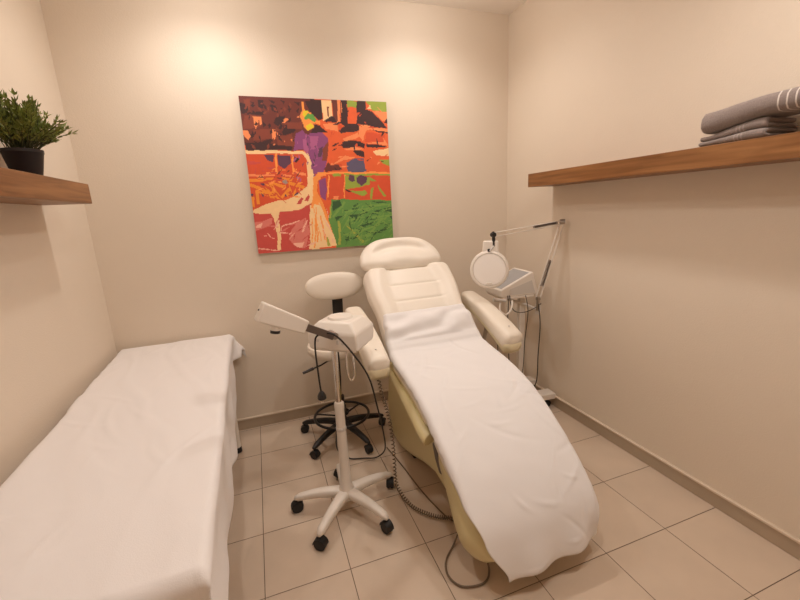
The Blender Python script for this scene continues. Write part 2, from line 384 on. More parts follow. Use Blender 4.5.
# ------------------------------------------------------------------ painting
PIGMENTS = [(226,96,48),(108,50,42),(62,36,38),(132,62,46),(240,142,88),(140,72,122),(172,92,138),(92,58,82),(246,152,72),(226,202,44),(96,158,70),(212,80,44),(200,76,68),(236,142,46),(160,140,130),(218,122,110),(240,182,160),(244,205,152),(148,164,62),(94,86,112),(98,146,70),(120,160,76),(52,88,50),(164,170,70)]
STROKES = [
(0,[-50,-50,1050,-50,1050,1050,-50,1050]),
(1,[-67,1013,486,1002,453,674,6,673]),
(2,[-7,959,36,960,37,902,5,893]),
(2,[121,980,152,977,146,931,115,934]),
(2,[183,982,223,975,216,958]),
(2,[193,949,229,950,233,908,197,911]),
(2,[260,985,287,982,280,960]),
(2,[351,976,388,973,376,947]),
(2,[354,920,375,938,366,903]),
(2,[300,936,323,936,307,910]),
(2,[254,934,268,935,260,905]),
(2,[72,970,97,962,83,954]),
(2,[54,903,144,914,145,889,70,891]),
(2,[221,882,277,892,253,849,223,822,197,839]),
(2,[261,832,342,807,330,789,254,771]),
(2,[4,725,302,701,299,678,2,678]),
(2,[102,726,177,744,163,709,99,704]),
(2,[127,854,151,829,131,812]),
(3,[17,885,79,895,120,871,114,820,6,801]),
(3,[67,802,184,804,177,744,58,734]),
(3,[272,849,385,852,389,808,277,815]),
(3,[205,753,311,780,330,701,209,704]),
(3,[30,985,74,986,56,920,36,927]),
(4,[69,882,122,880,125,833,111,829,106,862,86,807,76,836]),
(4,[253,849,275,879,302,871,267,845]),
(4,[1,797,31,793,48,759,28,738,3,767]),
(4,[189,804,221,805,200,744,176,735]),
(4,[219,788,234,762,217,770]),
(4,[171,700,196,718,190,704]),
(4,[350,886,370,890,364,877]),
(4,[251,744,262,727,253,725]),
(4,[297,745,317,749,305,732]),
(2,[422,983,522,977,512,872,475,898,440,931]),
(2,[458,818,508,837,501,765,444,782]),
(5,[339,781,389,803,405,773,502,774,481,554,421,555,395,683,308,674]),
(5,[434,782,523,792,559,756,547,628,497,517,407,518]),
(6,[383,746,406,737,411,647,375,674]),
(6,[423,764,491,765,465,701]),
(6,[432,764,491,765,463,683,423,674]),
(7,[473,683,514,702,498,637,477,628]),
(3,[508,683,557,738,558,609,505,610]),
(8,[398,977,412,978,411,922,448,914,481,863,511,868,509,841,470,849,462,818,422,795,400,817,381,860,374,886,392,921]),
(9,[401,922,435,923,407,883,394,895]),
(9,[410,826,441,848,468,827,422,795]),
(10,[402,878,429,909,461,902,487,867,471,853,435,875,405,865]),
(5,[416,551,480,550,475,494,429,485]),
(11,[-5,656,412,656,408,518,-14,525]),
(7,[115,647,182,638,168,594,133,612]),
(7,[201,643,286,642,290,593,238,557,203,576]),
(2,[309,638,350,620,318,593]),
(12,[7,612,77,603,103,594,12,586]),
(12,[118,563,174,567,162,549]),
(11,[-10,556,401,551,387,411,-18,294]),
(6,[309,506,347,496,334,469,315,474]),
(4,[-5,527,168,519,162,507,-7,512]),
(4,[215,521,281,518,275,505,214,508]),
(4,[303,543,379,523,377,505,311,524]),
(13,[-9,494,156,498,145,484,-7,474]),
(13,[-4,469,84,438,160,371,148,357,72,420,-6,451]),
(13,[120,469,145,468,189,361,165,357]),
(13,[258,478,365,438,358,419,251,459]),
(13,[253,433,271,423,197,353,180,358]),
(13,[36,425,53,425,50,333,29,334]),
(13,[144,474,225,445,214,427,146,456]),
(13,[54,420,170,380,159,364,52,404]),
(13,[-10,386,21,380,10,312,-10,317]),
(13,[213,499,279,497,277,479,210,480]),
(7,[60,465,97,469,90,451]),
(7,[70,402,87,392,76,374]),
(7,[267,386,338,412,304,376]),
(7,[-7,408,19,399,7,381]),
(7,[218,378,239,396,241,373]),
(14,[210,476,235,484,251,461,221,451]),
(12,[-11,276,403,325,375,0,-30,-8]),
(15,[-1,210,124,236,114,194,-1,153]),
(15,[240,149,285,195,348,230,368,131,326,14,248,40,213,82]),
(16,[20,195,55,212,42,179,3,172]),
(16,[240,55,320,60,306,21,267,29]),
(16,[175,177,306,213,306,205,174,168]),
(16,[5,43,146,13,145,6,4,34]),
(16,[308,135,356,210,362,204,317,124]),
(17,[-3,675,365,670,411,649,425,592,422,518,390,518,395,610,372,647,335,653,-1,653]),
(8,[186,651,199,651,190,521,177,522]),
(8,[296,651,309,651,300,520,286,520]),
(17,[391,551,431,550,420,343,387,316,294,281,166,268,164,163,156,12,131,14,139,116,133,231,109,266,-11,274,6,300,108,336,244,354,347,412,380,439]),
(12,[289,324,333,365,346,355,323,323]),
(12,[350,341,384,383,392,368,374,335]),
(17,[407,315,458,322,427,-3,360,2]),
(0,[562,793,1001,809,1029,508,527,516]),
(0,[640,990,1023,1005,1012,799,623,794]),
(2,[456,1001,533,995,526,881,501,867,448,914]),
(17,[533,995,606,994,597,896,530,868]),
(3,[567,953,579,953,574,891,564,891]),
(2,[535,868,592,896,626,893,623,852,549,860]),
(2,[460,844,498,836,562,793,493,792]),
(1,[606,998,647,995,628,852,603,892]),
(4,[645,995,667,996,642,848,627,848]),
(18,[714,1002,784,1000,778,960,715,958]),
(18,[846,1002,1023,1005,1019,938,891,941]),
(2,[668,1000,713,1002,703,849,791,856,782,805,652,785,638,803,681,831,652,848]),
(2,[782,1000,846,1002,844,944,891,932,941,882,997,827,884,830,801,852,770,855]),
(17,[855,949,878,977,884,950]),
(4,[891,936,1019,938,1000,884,962,874,926,910]),
(4,[528,846,628,852,633,794,545,815]),
(4,[784,833,807,856,884,827,1013,823,1012,799,840,811,816,759,808,731,785,768]),
(4,[659,748,776,796,785,768,678,730]),
(4,[829,722,986,733,995,712,898,718]),
(11,[637,844,671,831,649,803]),
(11,[839,797,978,780,964,732,824,731]),
(2,[653,730,752,745,818,717,815,684,770,707,685,688,649,688]),
(2,[828,717,898,713,1006,707,907,689,832,694]),
(2,[725,670,758,689,809,665,811,627,754,646]),
(2,[883,811,1012,801,1011,792,914,800]),
(2,[972,864,1001,902,999,860]),
(4,[653,679,748,703,810,684,725,673]),
(4,[562,572,670,637,753,627,668,609]),
(17,[873,665,1006,696,1019,636,903,637]),
(18,[923,607,1018,619,1020,563,955,583]),
(1,[510,554,545,600,562,572,614,581,642,543,518,535]),
(19,[677,590,721,618,806,622,815,526,677,528]),
(11,[437,522,1029,513,1029,311,521,340]),
(18,[562,516,629,520,622,496,571,497]),
(18,[650,519,1029,513,1028,499,649,500]),
(18,[654,500,839,492,841,438,737,421,651,404]),
(18,[693,397,800,399,820,374,787,360,703,387]),
(18,[845,408,867,417,850,333,834,333]),
(18,[901,436,963,354,941,350,910,396]),
(18,[839,487,892,456,848,457]),
(18,[993,484,1015,474,1012,414]),
(7,[686,509,722,504,728,470,703,456,678,476]),
(7,[737,489,765,508,818,492,813,453,776,432,740,460]),
(19,[673,548,822,546,815,531,683,533]),
(2,[651,408,667,408,698,392,676,388]),
(8,[458,532,1029,523,1029,511,457,518]),
(8,[649,510,657,510,643,345,636,345]),
(8,[531,512,542,511,528,359,517,359]),
(5,[462,475,509,493,520,417,500,340,472,361]),
(20,[542,344,1053,319,1034,-38,553,-2,506,183]),
(21,[542,231,634,326,644,315,547,213]),
(21,[639,258,836,280,835,268,638,242]),
(21,[687,196,824,270,831,258,694,179]),
(21,[825,290,983,300,982,287,824,274]),
(21,[788,75,932,214,945,203,801,61]),
(21,[632,168,692,256,705,248,641,159]),
(21,[842,208,1024,220,1024,208,846,192]),
(21,[879,92,1021,166,1026,153,886,77]),
(21,[714,113,860,145,859,133,718,98]),
(21,[636,87,715,133,722,122,642,74]),
(21,[729,27,831,51,831,41,735,16]),
(22,[545,329,603,337,611,297,544,260]),
(22,[658,225,800,239,688,204]),
(22,[727,151,885,173,759,134]),
(22,[838,318,983,308,893,301]),
(22,[935,264,1016,281,1014,240,945,243]),
(22,[611,55,766,76,632,38]),
(22,[823,93,972,116,844,71]),
(22,[562,220,626,227,570,190]),
(22,[978,210,1024,208,1021,150]),
(22,[784,320,846,267,835,263]),
(22,[695,294,740,312,714,263]),
(22,[856,247,924,259,877,225]),
(23,[578,189,596,188,587,21,568,22]),
(23,[527,300,538,300,530,216,520,217]),
(23,[626,161,641,156,779,28,751,23]),
(4,[564,367,601,366,593,342,557,346]),
(17,[406,315,467,312,515,163,560,18,354,2,385,306]),
(8,[425,495,457,522,518,527,516,510,459,494,446,409,482,312,510,222,522,147,485,234,453,323,422,324,403,286,388,287,418,382]),
(8,[422,266,429,265,423,48,412,48]),
(8,[454,235,462,235,476,64,464,65]),
(8,[392,218,399,218,380,51,372,51]),
(23,[481,84,492,83,512,21,489,20]),
(8,[422,266,430,265,397,9,387,10]),
(8,[426,457,452,513,477,513,474,484,447,466,432,362,456,303,417,314]),
]

def make_painting():
    x0, x1, z0, z1 = -0.004, 0.958, 1.260, 2.238
    t = thing('painting', 'square unframed canvas with a colourful market scene in orange, purple and green', 'painting', ((x0 + x1) / 2, YB - .001, z0))
    w, h = x1 - x0, z1 - z0
    MB().box((0, -.012, h / 2), (w, .024, h)).build('canvas', M['canvas'], t, smooth=False)
    N = 200
    g = np.zeros((N, N), int)
    gx, gy = np.meshgrid((np.arange(N) + .5) / N * 1000, (np.arange(N) + .5) / N * 1000)
    rng = np.random.RandomState(3)
    # slightly wavering brush edges
    gx = gx + 2.5 * np.sin(gy / 31.0 + 1.3) + 1.5 * np.sin(gy / 13.0 + gx / 47.0)
    gy = gy + 2.5 * np.sin(gx / 37.0) + 1.5 * np.sin(gx / 15.0 + gy / 53.0)
    strokes = list(STROKES)
    nearest = lambda c: min(range(len(PIGMENTS)), key=lambda i: sum((PIGMENTS[i][k] - c[k]) ** 2 for k in range(3)))
    def dashes(n, box, cols, ln, wd, ang, spread):
        # short brush marks scattered over one field of the picture
        for _ in range(n):
            x, y = rng.uniform(box[0], box[2]), rng.uniform(box[1], box[3])
            a = math.radians(ang) + rng.normal() * spread; l, w_ = rng.uniform(*ln), rng.uniform(*wd)
            dx, dy = math.cos(a) * l, math.sin(a) * l; ex_, ey_ = -math.sin(a) * w_, math.cos(a) * w_
            strokes.append((nearest(cols[rng.randint(len(cols))]), [x - dx, y - dy, x + ex_, y + ey_, x + dx, y + dy, x - ex_, y - ey_]))
    dashes(150, (610, 20, 990, 290), ((120, 160, 75), (52, 88, 50), (120, 160, 75), (98, 146, 70)), (20, 70), (2, 5), 25, .6)
    dashes(60, (20, 690, 330, 970), ((62, 36, 38), (132, 62, 46), (62, 36, 38)), (8, 26), (4, 11), 70, .8)
    dashes(30, (40, 480, 330, 560), ((200, 76, 68), (108, 50, 42), (246, 152, 72)), (10, 40), (2, 5), 10, .5)
    dashes(30, (50, 360, 330, 470), ((246, 152, 72), (236, 142, 46), (214, 80, 44)), (15, 55), (4, 8), -40, .9)
    dashes(40, (560, 520, 980, 960), ((240, 142, 88), (212, 80, 44), (62, 36, 38)), (10, 40), (3, 9), 15, .6)
    dashes(30, (50, 30, 380, 230), ((218, 122, 110), (240, 182, 160), (200, 76, 68)), (10, 50), (2, 6), 40, .7)
    dashes(14, (400, 30, 540, 300), ((246, 152, 72), (240, 182, 160)), (30, 80), (1.5, 4), 100, .15)
    dashes(20, (300, 560, 480, 760), ((172, 92, 138), (92, 58, 82)), (8, 30), (3, 8), 80, .5)
    for c, p in strokes:
        pts = list(zip(p[::2], p[1::2])); ins = np.zeros((N, N), bool); j = len(pts) - 1
        for i in range(len(pts)):
            xi, yi = pts[i]; xj, yj = pts[j]
            if yi != yj:
                cond = ((yi > gy) != (yj > gy)) & (gx < (xj - xi) * (gy - yi) / (yj - yi) + xi)
                ins ^= cond
            j = i
        g[ins] = c
    vs = [(-w / 2 + w * i / N, -.0245, h * k / N) for k in range(N + 1) for i in range(N + 1)]
    fs = [(k * (N + 1) + i, k * (N + 1) + i + 1, (k + 1) * (N + 1) + i + 1, (k + 1) * (N + 1) + i) for k in range(N) for i in range(N)]
    me = bpy.data.meshes.new('painted_image'); me.from_pydata(vs, [], fs)
    for i, c in enumerate(PIGMENTS):
        me.materials.append(material('pigment', srgb(*c), 0.7, vary=0.08, vary_scale=30))
    me.polygons.foreach_set('material_index', g.ravel())
    o = bpy.data.objects.new('painted_image', me); COL.objects.link(o); o.parent = t
make_painting()

# ------------------------------------------------------------------ treatment couch and its sheet
BED = dict(x0=-0.895, x1=-0.205, y0=0.86, y1=2.845, top=0.700)
bed_rz = math.radians(1.2)
BED_O = Vector((-0.545, 1.85, 0))
def make_bed():
    t = thing('treatment_couch', 'narrow padded treatment couch along the left wall, hidden under a white sheet', 'treatment couch', BED_O, bed_rz)
    L, w = 1.95, .296
    path = [(y, .638 + .03 * sstep(-.9, .9, y)) for y in np.linspace(-L / 2, L / 2, 40)]
    loft(path, lambda q: w, lambda q: .045, end=.04, ex=5).build('mattress', M['cream'], t)
    MB().box((0, 0, .575), (.56, L - .1, .05)).build('frame', M['white_metal'], t, smooth=False, bevel=.004)
    for sx in (-1, 1):
        for sy in (-1, 1):
            lg = MB().tube([(sx * .275, sy * (L / 2 - .26), .56), (sx * .275, sy * (L / 2 - .26), .02)], .022, 16).build('leg', M['white_metal'], t)
            MB().lathe([(.022, 0), (.026, .004), (.024, .035), (.0205, .04)], (sx * .275, sy * (L / 2 - .26), 0), n=20).build('foot', M['black'], lg)
    # sheet: its own thing, lying on the couch
    nu, nv = 110, 260
    rb = random.Random(5)
    bed_creases = []
    for k in range(26):
        a = rb.gauss(1.2, .6)
        bed_creases.append((rb.uniform(-.27, .27), rb.uniform(-.9, .9), math.cos(a), math.sin(a), rb.uniform(.05, .17), rb.uniform(.007, .014), rb.uniform(.0012, .0032)))
    hwid, hl = .330, .985
    over_r, over_l, over_e = .30, .12, .34
    vs = []
    def fold(d, r=.03):
        """distance past the edge -> (outward, down) around a rounded edge"""
        if d <= 0: return d, 0
        a = d / r
        if a < PI / 2: return r * math.sin(a), r * (1 - math.cos(a))
        return r, r + d - r * PI / 2
    for j in range(nv + 1):
        v = -hl - over_e + (2 * hl + over_e + .10) * j / nv
        for i in range(nu + 1):
            q = i / nu
            right_drop = over_r + .045 * math.sin(v * 3.1 + .6) + .02 * math.sin(v * 9)
            right_drop *= lerp1(v, [.30, .52, .62, .75, 1.1], [1.0, .85, .60, .42, .55])
            u = -hwid - over_l + (2 * hwid + over_l + right_drop) * q
            du = abs(u) - (hwid - .03); dv_near = (-v) - (hl - .03); dv_far = v - (hl - .03)
            ou, zu = fold(du); x = (hwid - .03 + ou) * (1 if u > 0 else -1) if du > 0 else u
            y = v; zv = 0
            if dv_near > 0:
                o_, zv = fold(dv_near); y = -(hl - .03 + o_)
            elif dv_far > 0:
                o_, zv = fold(dv_far); y = hl - .03 + o_ 
            down = max(zu, zv) if min(zu, zv) <= 0 else (zu + zv) * .72
            top = .700 + .03 * sstep(-.9, .9, v); z = top - down
            nx = noise.noise(Vector((u * 3.1, v * 2.2, 0.3))); n2 = noise.noise(Vector((u * 8, v * 5 + u * 6, 4.1)))
            n3 = 1 - abs(noise.noise(Vector((u * 4.0 + v * 1.5, v * 1.6 - u * 2.0, 9.0))))
            if down <= .004:
                for cu, cv, ca, sa, ln, wd, ht in bed_creases:
                    du_, dv_ = u - cu, v - cv
                    if abs(du_) > .3 or abs(dv_) > .3: continue
                    al = (du_ * ca + dv_ * sa) / ln; ac = (dv_ * ca - du_ * sa + .15 * ln * al * al) / wd
                    if abs(al) < 2 and abs(ac) < 3: z += ht * math.exp(-al * al * 1.4 - ac * ac)
                z += .006 * nx + .0025 * n2 + .006 * max(0, n3 - .8) * 5 * .5 + .004
            else:
                wave = .016 * math.sin(v * 12 + 2.5 * nx) * min(1, zu / .15) + .010 * n2 * min(1, zu / .08)
                wave2 = .016 * math.sin(u * 17 + 2 * nx) * min(1, zv / .15)
                if zu > 0 and u > 0: x += wave * .6 - .014 * min(1, zu / .05) + .07 * sstep(.84, 1.0, v) * min(1, zu / .14)
                elif zu > 0: x += .004
                if zv > 0 and v < 0: y -= wave2 + .06 * max(0, zv)
            if u < 0: x = max(x, -hwid - .004)
            vs.append((x, y, max(z, .03)))
    fs = [(j * (nu + 1) + i, j * (nu + 1) + i + 1, (j + 1) * (nu + 1) + i + 1, (j + 1) * (nu + 1) + i) for j in range(nv) for i in range(nu)]
    mb = MB(); mb.add(vs, fs)
    o = mb.build('couch_sheet', M['bedsheet'], None, angle=180)
    o.location = BED_O; o.rotation_euler = (0, 0, bed_rz)
    s = o.modifiers.new('cloth_thickness', 'SOLIDIFY'); s.thickness = .003; s.offset = 1
    tag(o, 'plain white sheet covering the couch along the left wall and hanging over its side', 'sheet')
make_bed()

# ------------------------------------------------------------------ facial treatment chair
CH = Vector((0.935, 2.0, 0))
SEAT_TOP = [(.035, .690), (-.06, .684), (-.2, .658), (-.36, .620), (-.46, .582), (-.57, .524), (-.68, .455), (-.79, .368), (-.88, .270), (-.925, .185)]
BACK_TOP = [(.520, 1.140), (.40, 1.030), (.28, .920), (.17, .813), (.06, .722)]
def offset_path(pts, d):
    out = []
    for i, (y, z) in enumerate(pts):
        a = pts[max(i - 1, 0)]; b = pts[min(i + 1, len(pts) - 1)]
        ty, tz = b[0] - a[0], b[1] - a[1]; l = math.hypot(ty, tz)
        ny, nz = tz / l, -ty / l
        if nz < 0: ny, nz = -ny, -nz
        out.append((y - ny * d, z - nz * d))
    return out

def make_chair():
    t = thing('treatment_chair', 'cream reclining facial treatment chair with armrests on a yellowed plastic base', 'treatment chair', CH)
    # seat and leg rest pads
    seat = resample(offset_path(SEAT_TOP, .062), 60)
    seat_a, seat_b = seat[:30], seat[30:]
    loft(seat_a, lambda q: .295, lambda q: .055, end=.03, ex=5).build('seat', M['cream'], t, angle=60)
    loft(seat_b, lambda q: .290 - .075 * sstep(.25, 1, q), lambda q: .055, end=.05, ex=5).build('leg_rest', M['cream'], t, angle=60)
    # backrest with raised side bolsters and stitched middle panel
    def bdisp(q, u):
        au = abs(u)
        lim = .60 - .10 * sstep(.35, 0, q)
        b_ = .030 * sstep(lim - .09, lim + .20, au) * (1 - .75 * sstep(.88, 1.0, au)) * (1 - .55 * sstep(.5, 1, q))
        g_ = 0
        if au < lim:
            for s_ in (.27, .47, .67):
                g_ -= .007 * math.exp(-((q - s_ - .012 * (1 - (au / lim) ** 2)) / .011) ** 2) * sstep(lim, lim - .08, au)
            g_ += .006 * (1 - (au / lim) ** 2)
            g_ -= .030 * sstep(.10, 0, q)
        return b_ + g_
    back = resample(offset_path(BACK_TOP, .055), 110)
    hwb = lambda q: lerp1(q, [0, .12, .3, .6, 1], [.292, .312, .314, .292, .296])
    loft(back, hwb, lambda q: .058, n=88, ex=4.5, end=.05, disp=bdisp).build('backrest', M['cream'], t, angle=70)
    # headrest pillow
    hp = resample([(.682, 1.300), (.625, 1.232), (.560, 1.157), (.515, 1.108)], 60)
    def hdisp(q, u):
        rim = -.026 * math.exp(-((q - (.34 + .34 * u * u)) / .12) ** 2) * sstep(.80, .5, abs(u))
        scal = -.020 * sstep(.75, 1, q) * math.cos(u * PI * 1.0) ** 2
        return rim + scal + .012
    hwh = lambda q: (.292 * (max(0.02, 1 - abs((q - .74) / .80) ** 2.1)) ** .5 if q < .74 else .292 * (max(.02, 1 - abs((q - .74) / .42) ** 2.4)) ** .5)
    loft(hp, hwh, lambda q: .050 * (1 - .25 * abs(q - .5)), n=88, ex=2.7, end=.05, disp=hdisp, cx=lambda q: -.020).build('headrest', M['cream'], t, angle=80)
    for sx in (-.08, .06):
        MB().tube([(sx, .56, 1.07), (sx, .46, .98)], .008, 10).build('headrest_rod', M['chrome'], t)
    # armrests
    for sx, x0, dz in ((-1, -.413, .0), (1, .418, .008)):
        ap = [(.455, .885 + dz), (.36, .862 + dz), (.2, .820 + dz), (.03, .757 + dz), (-.13, .682 + dz)]
        hwa = lambda q: lerp1(q, [0, .15, .75, 1], [.050, .058, .062, .060])
        a = loft(resample(ap, 40), hwa, lambda q: lerp1(q, [0, .5, 1], [.036, .052, .068]), n=40, ex=3.6, end=.035, cx=lambda q, c=x0, s=sx: c).build('armrest', M['vinyl_arm'], t, angle=70)
        loft(resample([(y_, z_ - .030) for y_, z_ in ap], 40), lambda q: hwa(q) * .985, lambda q: lerp1(q, [0, .5, 1], [.020, .032, .046]), n=40, ex=3.6, end=.035, cx=lambda q, c=x0, s=sx: c).build('armrest_shell', M['yellow_pale'], t, angle=70)
        MB().lathe([(.0001, 0), (.006, 0), (.005, .003), (.0001, .003)], (x0, -.07, .785 + dz), n=12).build('button', M['pale_grey'], a)
        br = MB(); br.tube(spline([(x0 - sx * .005, .18, .78), (x0 - sx * .01, .17, .70), (x0 - sx * .06, .16, .60), (x0 - sx * .17, .16, .55)], 8), .014, 12)
        br.build('armrest_bracket', M['steel'], t)
    # base body standing on the floor, side shells and leg shell
    base = [(.41, 0.0), (.16, 0.0), (-.02, .055), (-.20, .125), (-.36, .170), (-.50, .15), (-.56, .30), (-.44, .46), (-.1, .56), (.22, .58), (.36, .48), (.42, .25)]
    MB().prism(base, -.225, .225).build('base', M['yellow'], t, bevel=.035, seg=5, angle=50)
    MB().box((0, .20, .012), (.38, .34, .024)).build('plinth', M['black'], t, smooth=False, bevel=.008)
    lower = resample(offset_path(SEAT_TOP, .135), 60)
    def shell(path, hw_, hh_, name, end=.04, ex=4, mat='yellow', disp=None):
        return loft(path, hw_, hh_, n=48, ex=ex, end=end, disp=disp).build(name, M[mat], t, angle=60)
    shell(lower[2:30], lambda q: .288, lambda q: .028, 'seat_shell')
    # leg shell: deep scooped housing below the leg rest
    legp = resample([(-.40, .475), (-.52, .375), (-.66, .265), (-.78, .186), (-.888, .128)], 40)
    loft(legp, lambda q: lerp1(q, [0, .35, .8, 1], [.238, .268, .296, .255]), lambda q: lerp1(q, [0, .5, .8, 1], [.08, .115, .105, .08]), n=48, ex=3.6, end=.06).build('leg_shell', M['yellow'], t, angle=60)
    # ridge on each side shell
    for sx in (-1, 1):
        pth = [(sx * .292, .13, .615), (sx * .300, -.02, .577), (sx * .305, -.17, .545), (sx * .308, -.32, .512), (sx * .306, -.45, .475), (sx * .298, -.49, .463)]
        MB().tube(spline(pth, 8), [.020 + .016 * sstep(0, 1, i / 40) for i in range(40)] + [.030], 18).build('side_rail', M['yellow'], t, angle=80)
        MB().prism([(.10, .635), (-.10, .605), (-.30, .565), (-.43, .515), (-.46, .42), (-.30, .47), (-.10, .52), (.10, .55)], sx * .265, sx * .296).build('side_panel', M['yellow'], t, bevel=.008)
    MB().prism([(-.425, .400), (-.455, .420), (-.515, .345), (-.530, .290), (-.500, .280), (-.455, .330)], -.262, -.20).build('hinge_gap', M['dark_metal'], t, bevel=.008)  # raised dark piece standing in for the shaded gap by the hinge
    # hand-control cord: coiled, leaving the armrest and ending under the leg shell
    ctr = spline([(-.415, -.05, .69), (-.405, -.10, .55), (-.38, -.13, .40), (-.375, -.16, .22), (-.385, -.21, .06), (-.36, -.34, .022), (-.30, -.44, .022), (-.225, -.50, .022), (-.15, -.52, .03)], 44)
    coil = []
    prevu = None
    for i, p in enumerate(ctr):
        tan = (ctr[min(i + 1, len(ctr) - 1)] - ctr[max(i - 1, 0)]).normalized()
        u = (tan.cross(Vector((1, .2, .1)))).normalized(); w = tan.cross(u)
        a = i * 1.25
        coil.append(p + .0085 * (math.cos(a) * u + math.sin(a) * w))
    MB().tube(coil, .0030, 6).build('coiled_cord', M['brown_cord'], t)
    MB().tube(spline([(-.31, .20, .012), (-.28, -.02, .008), (-.26, -.25, .008), (-.225, -.45, .008), (-.2, -.52, .012), (-.16, -.58, .05)], 10), .0035, 8).build('power_cord', M['brown_cord'], t)
    MB().tube(spline([(-.20, -.60, .07), (-.255, -.635, .012), (-.33, -.70, .007), (-.355, -.77, .007), (-.325, -.835, .007), (-.24, -.855, .007), (-.19, -.82, .012), (-.18, -.77, .07)], 10), .0042, 8).build('pedal_cable', M['brown_cord'], t)
    return t
make_chair()

def make_chair_sheet():
    """one white sheet draped from the lower backrest over seat and leg rest"""
    back = [(.225, .874), (.17, .820), (.10, .757), (.06, .722)]
    top = [(y, z + .010) for y, z in back] + [(.012, .699)] + [(y, z + .008) for y, z in SEAT_TOP[2:]] + [(-.945, .135), (-.950, .10)]
    nv, nu = 190, 80
    P = resample(top, nv + 1)
    rc = random.Random(21)
    creases = []
    for k in range(46):
        q0 = rc.uniform(.16, 1.0); a = rc.gauss(.5, .5) if rc.random() < .6 else rc.gauss(-.7, .5)
        creases.append((rc.uniform(-.30, .30), q0 * 1.5, math.cos(a), math.sin(a), rc.uniform(.03, .13), rc.uniform(.005, .012), rc.uniform(.0016, .0042) * (1.5 if q0 > .8 else 1.0) * rc.choice((1, 1, -1))))
    vs = []
    for j, (y, z) in enumerate(P):
        a = P[max(j - 1, 0)]; b = P[min(j + 1, nv)]
        ty, tz = b[0] - a[0], b[1] - a[1]; l = math.hypot(ty, tz); ny, nz = tz / l, -ty / l
        if nz < 0: ny, nz = -ny, -nz
        q = j / nv
        q_s = .13                                          # where backrest meets seat
        hw = lerp1(q, [0, .06, q_s, .2, .6, .85, 1], [.272, .280, .298, .304, .303, .300, .288])
        left_d = lerp1(q, [0, .1, q_s, .3, .7, .9, 1], [.03, .035, .02, .022, .015, .0, .0])
        right_d = lerp1(q, [0, .1, .3, 1], [.025, .03, .045, .02])
        lx = lerp1(q, [0, .4, .6, .8, .9, 1], [0, 0, -.008, .004, .035, .105])      # the left hem drifts inwards towards the foot
        for i in range(nu + 1):
            s = i / nu
            u = (-hw - left_d + lx) + (2 * hw + left_d + right_d - lx) * s
            d = abs(u) - (hw - .022)
            down = 0; x = u
            if d > 0:
                r = .022
                aa = d / r
                if aa < PI / 2: ox, down = r * math.sin(aa), r * (1 - math.cos(aa))
                else: ox, down = r + .002, r + d - r * PI / 2
                x = math.copysign(hw - .022 + ox, u)
            w = 0
            pz = Vector((u * 5, q * 9, 1.7))
            n1 = noise.noise(pz); n2 = noise.noise(Vector((u * 9 + q * 6, q * 22 - u * 7, 5.2)))
            r1 = 1 - abs(noise.noise(Vector((u * 5 + q * 9, q * 7 - u * 3, 11.4))))
            r2 = 1 - abs(noise.noise(Vector((u * 7 - q * 8, q * 10 + u * 4, 23.4))))
            if q < q_s:                                     # loose, folded end on the backrest
                bump = .020 * math.sin(PI * min(1, q / q_s)) + .010
                diag = math.sin((u * 11 + q * 62) + 2.6 * n1)
                w = bump * .9 + .013 * diag * sstep(.005, .04, q) * sstep(q_s + .02, q_s - .03, q) + .005 * n2
            else:
                k = sstep(q_s, q_s + .05, q)
                w = .0035 * n1 + .0012 * n2
                for cu, cv, ca, sa, ln, wd, ht in creases:
                    du_, dv_ = u - cu, q * 1.5 - cv
                    if abs(du_) > .2 or abs(dv_) > .2: continue
                    al = (du_ * ca + dv_ * sa) / ln; ac = (dv_ * ca - du_ * sa + .12 * ln * al * al) / wd
                    if abs(al) < 2 and abs(ac) < 3: w += ht * math.exp(-al * al * 1.4 - ac * ac)
                w = w * k + .007
            w *= sstep(.06, .0, down)*.85+.15
            px = x; py = y + ny * w; pz_ = z + nz * w
            if down > 0:
                py -= ny * down; pz_ -= nz * down
                if u < 0 or True: px += math.copysign(.006 * math.sin(q * 50 + 3 * n1) * min(1, down / .03) , u) * .6
            # the hem at the foot hangs lower on the left
            if q > .9:
                kk = sstep(.9, 1, q)
                pz_ += -.018 * kk * sstep(.1, -.3, u) + .012 * kk * sstep(.0, .3, u)
                py += .03 * kk * sstep(.12, .3, u) + .010 * kk * math.sin(u * 30)
            vs.append((px, py, pz_))
    fs = [(j * (nu + 1) + i, j * (nu + 1) + i + 1, (j + 1) * (nu + 1) + i + 1, (j + 1) * (nu + 1) + i) for j in range(nv) for i in range(nu)]
    mb = MB(); mb.add(vs, fs)
    o = mb.build('chair_sheet', M['sheet'], None, angle=180)
    o.location = CH
    s = o.modifiers.new('cloth_thickness', 'SOLIDIFY'); s.thickness = .003; s.offset = 0
    tag(o, 'crinkled white sheet draped over the seat and leg rest of the treatment chair', 'sheet')
make_chair_sheet()

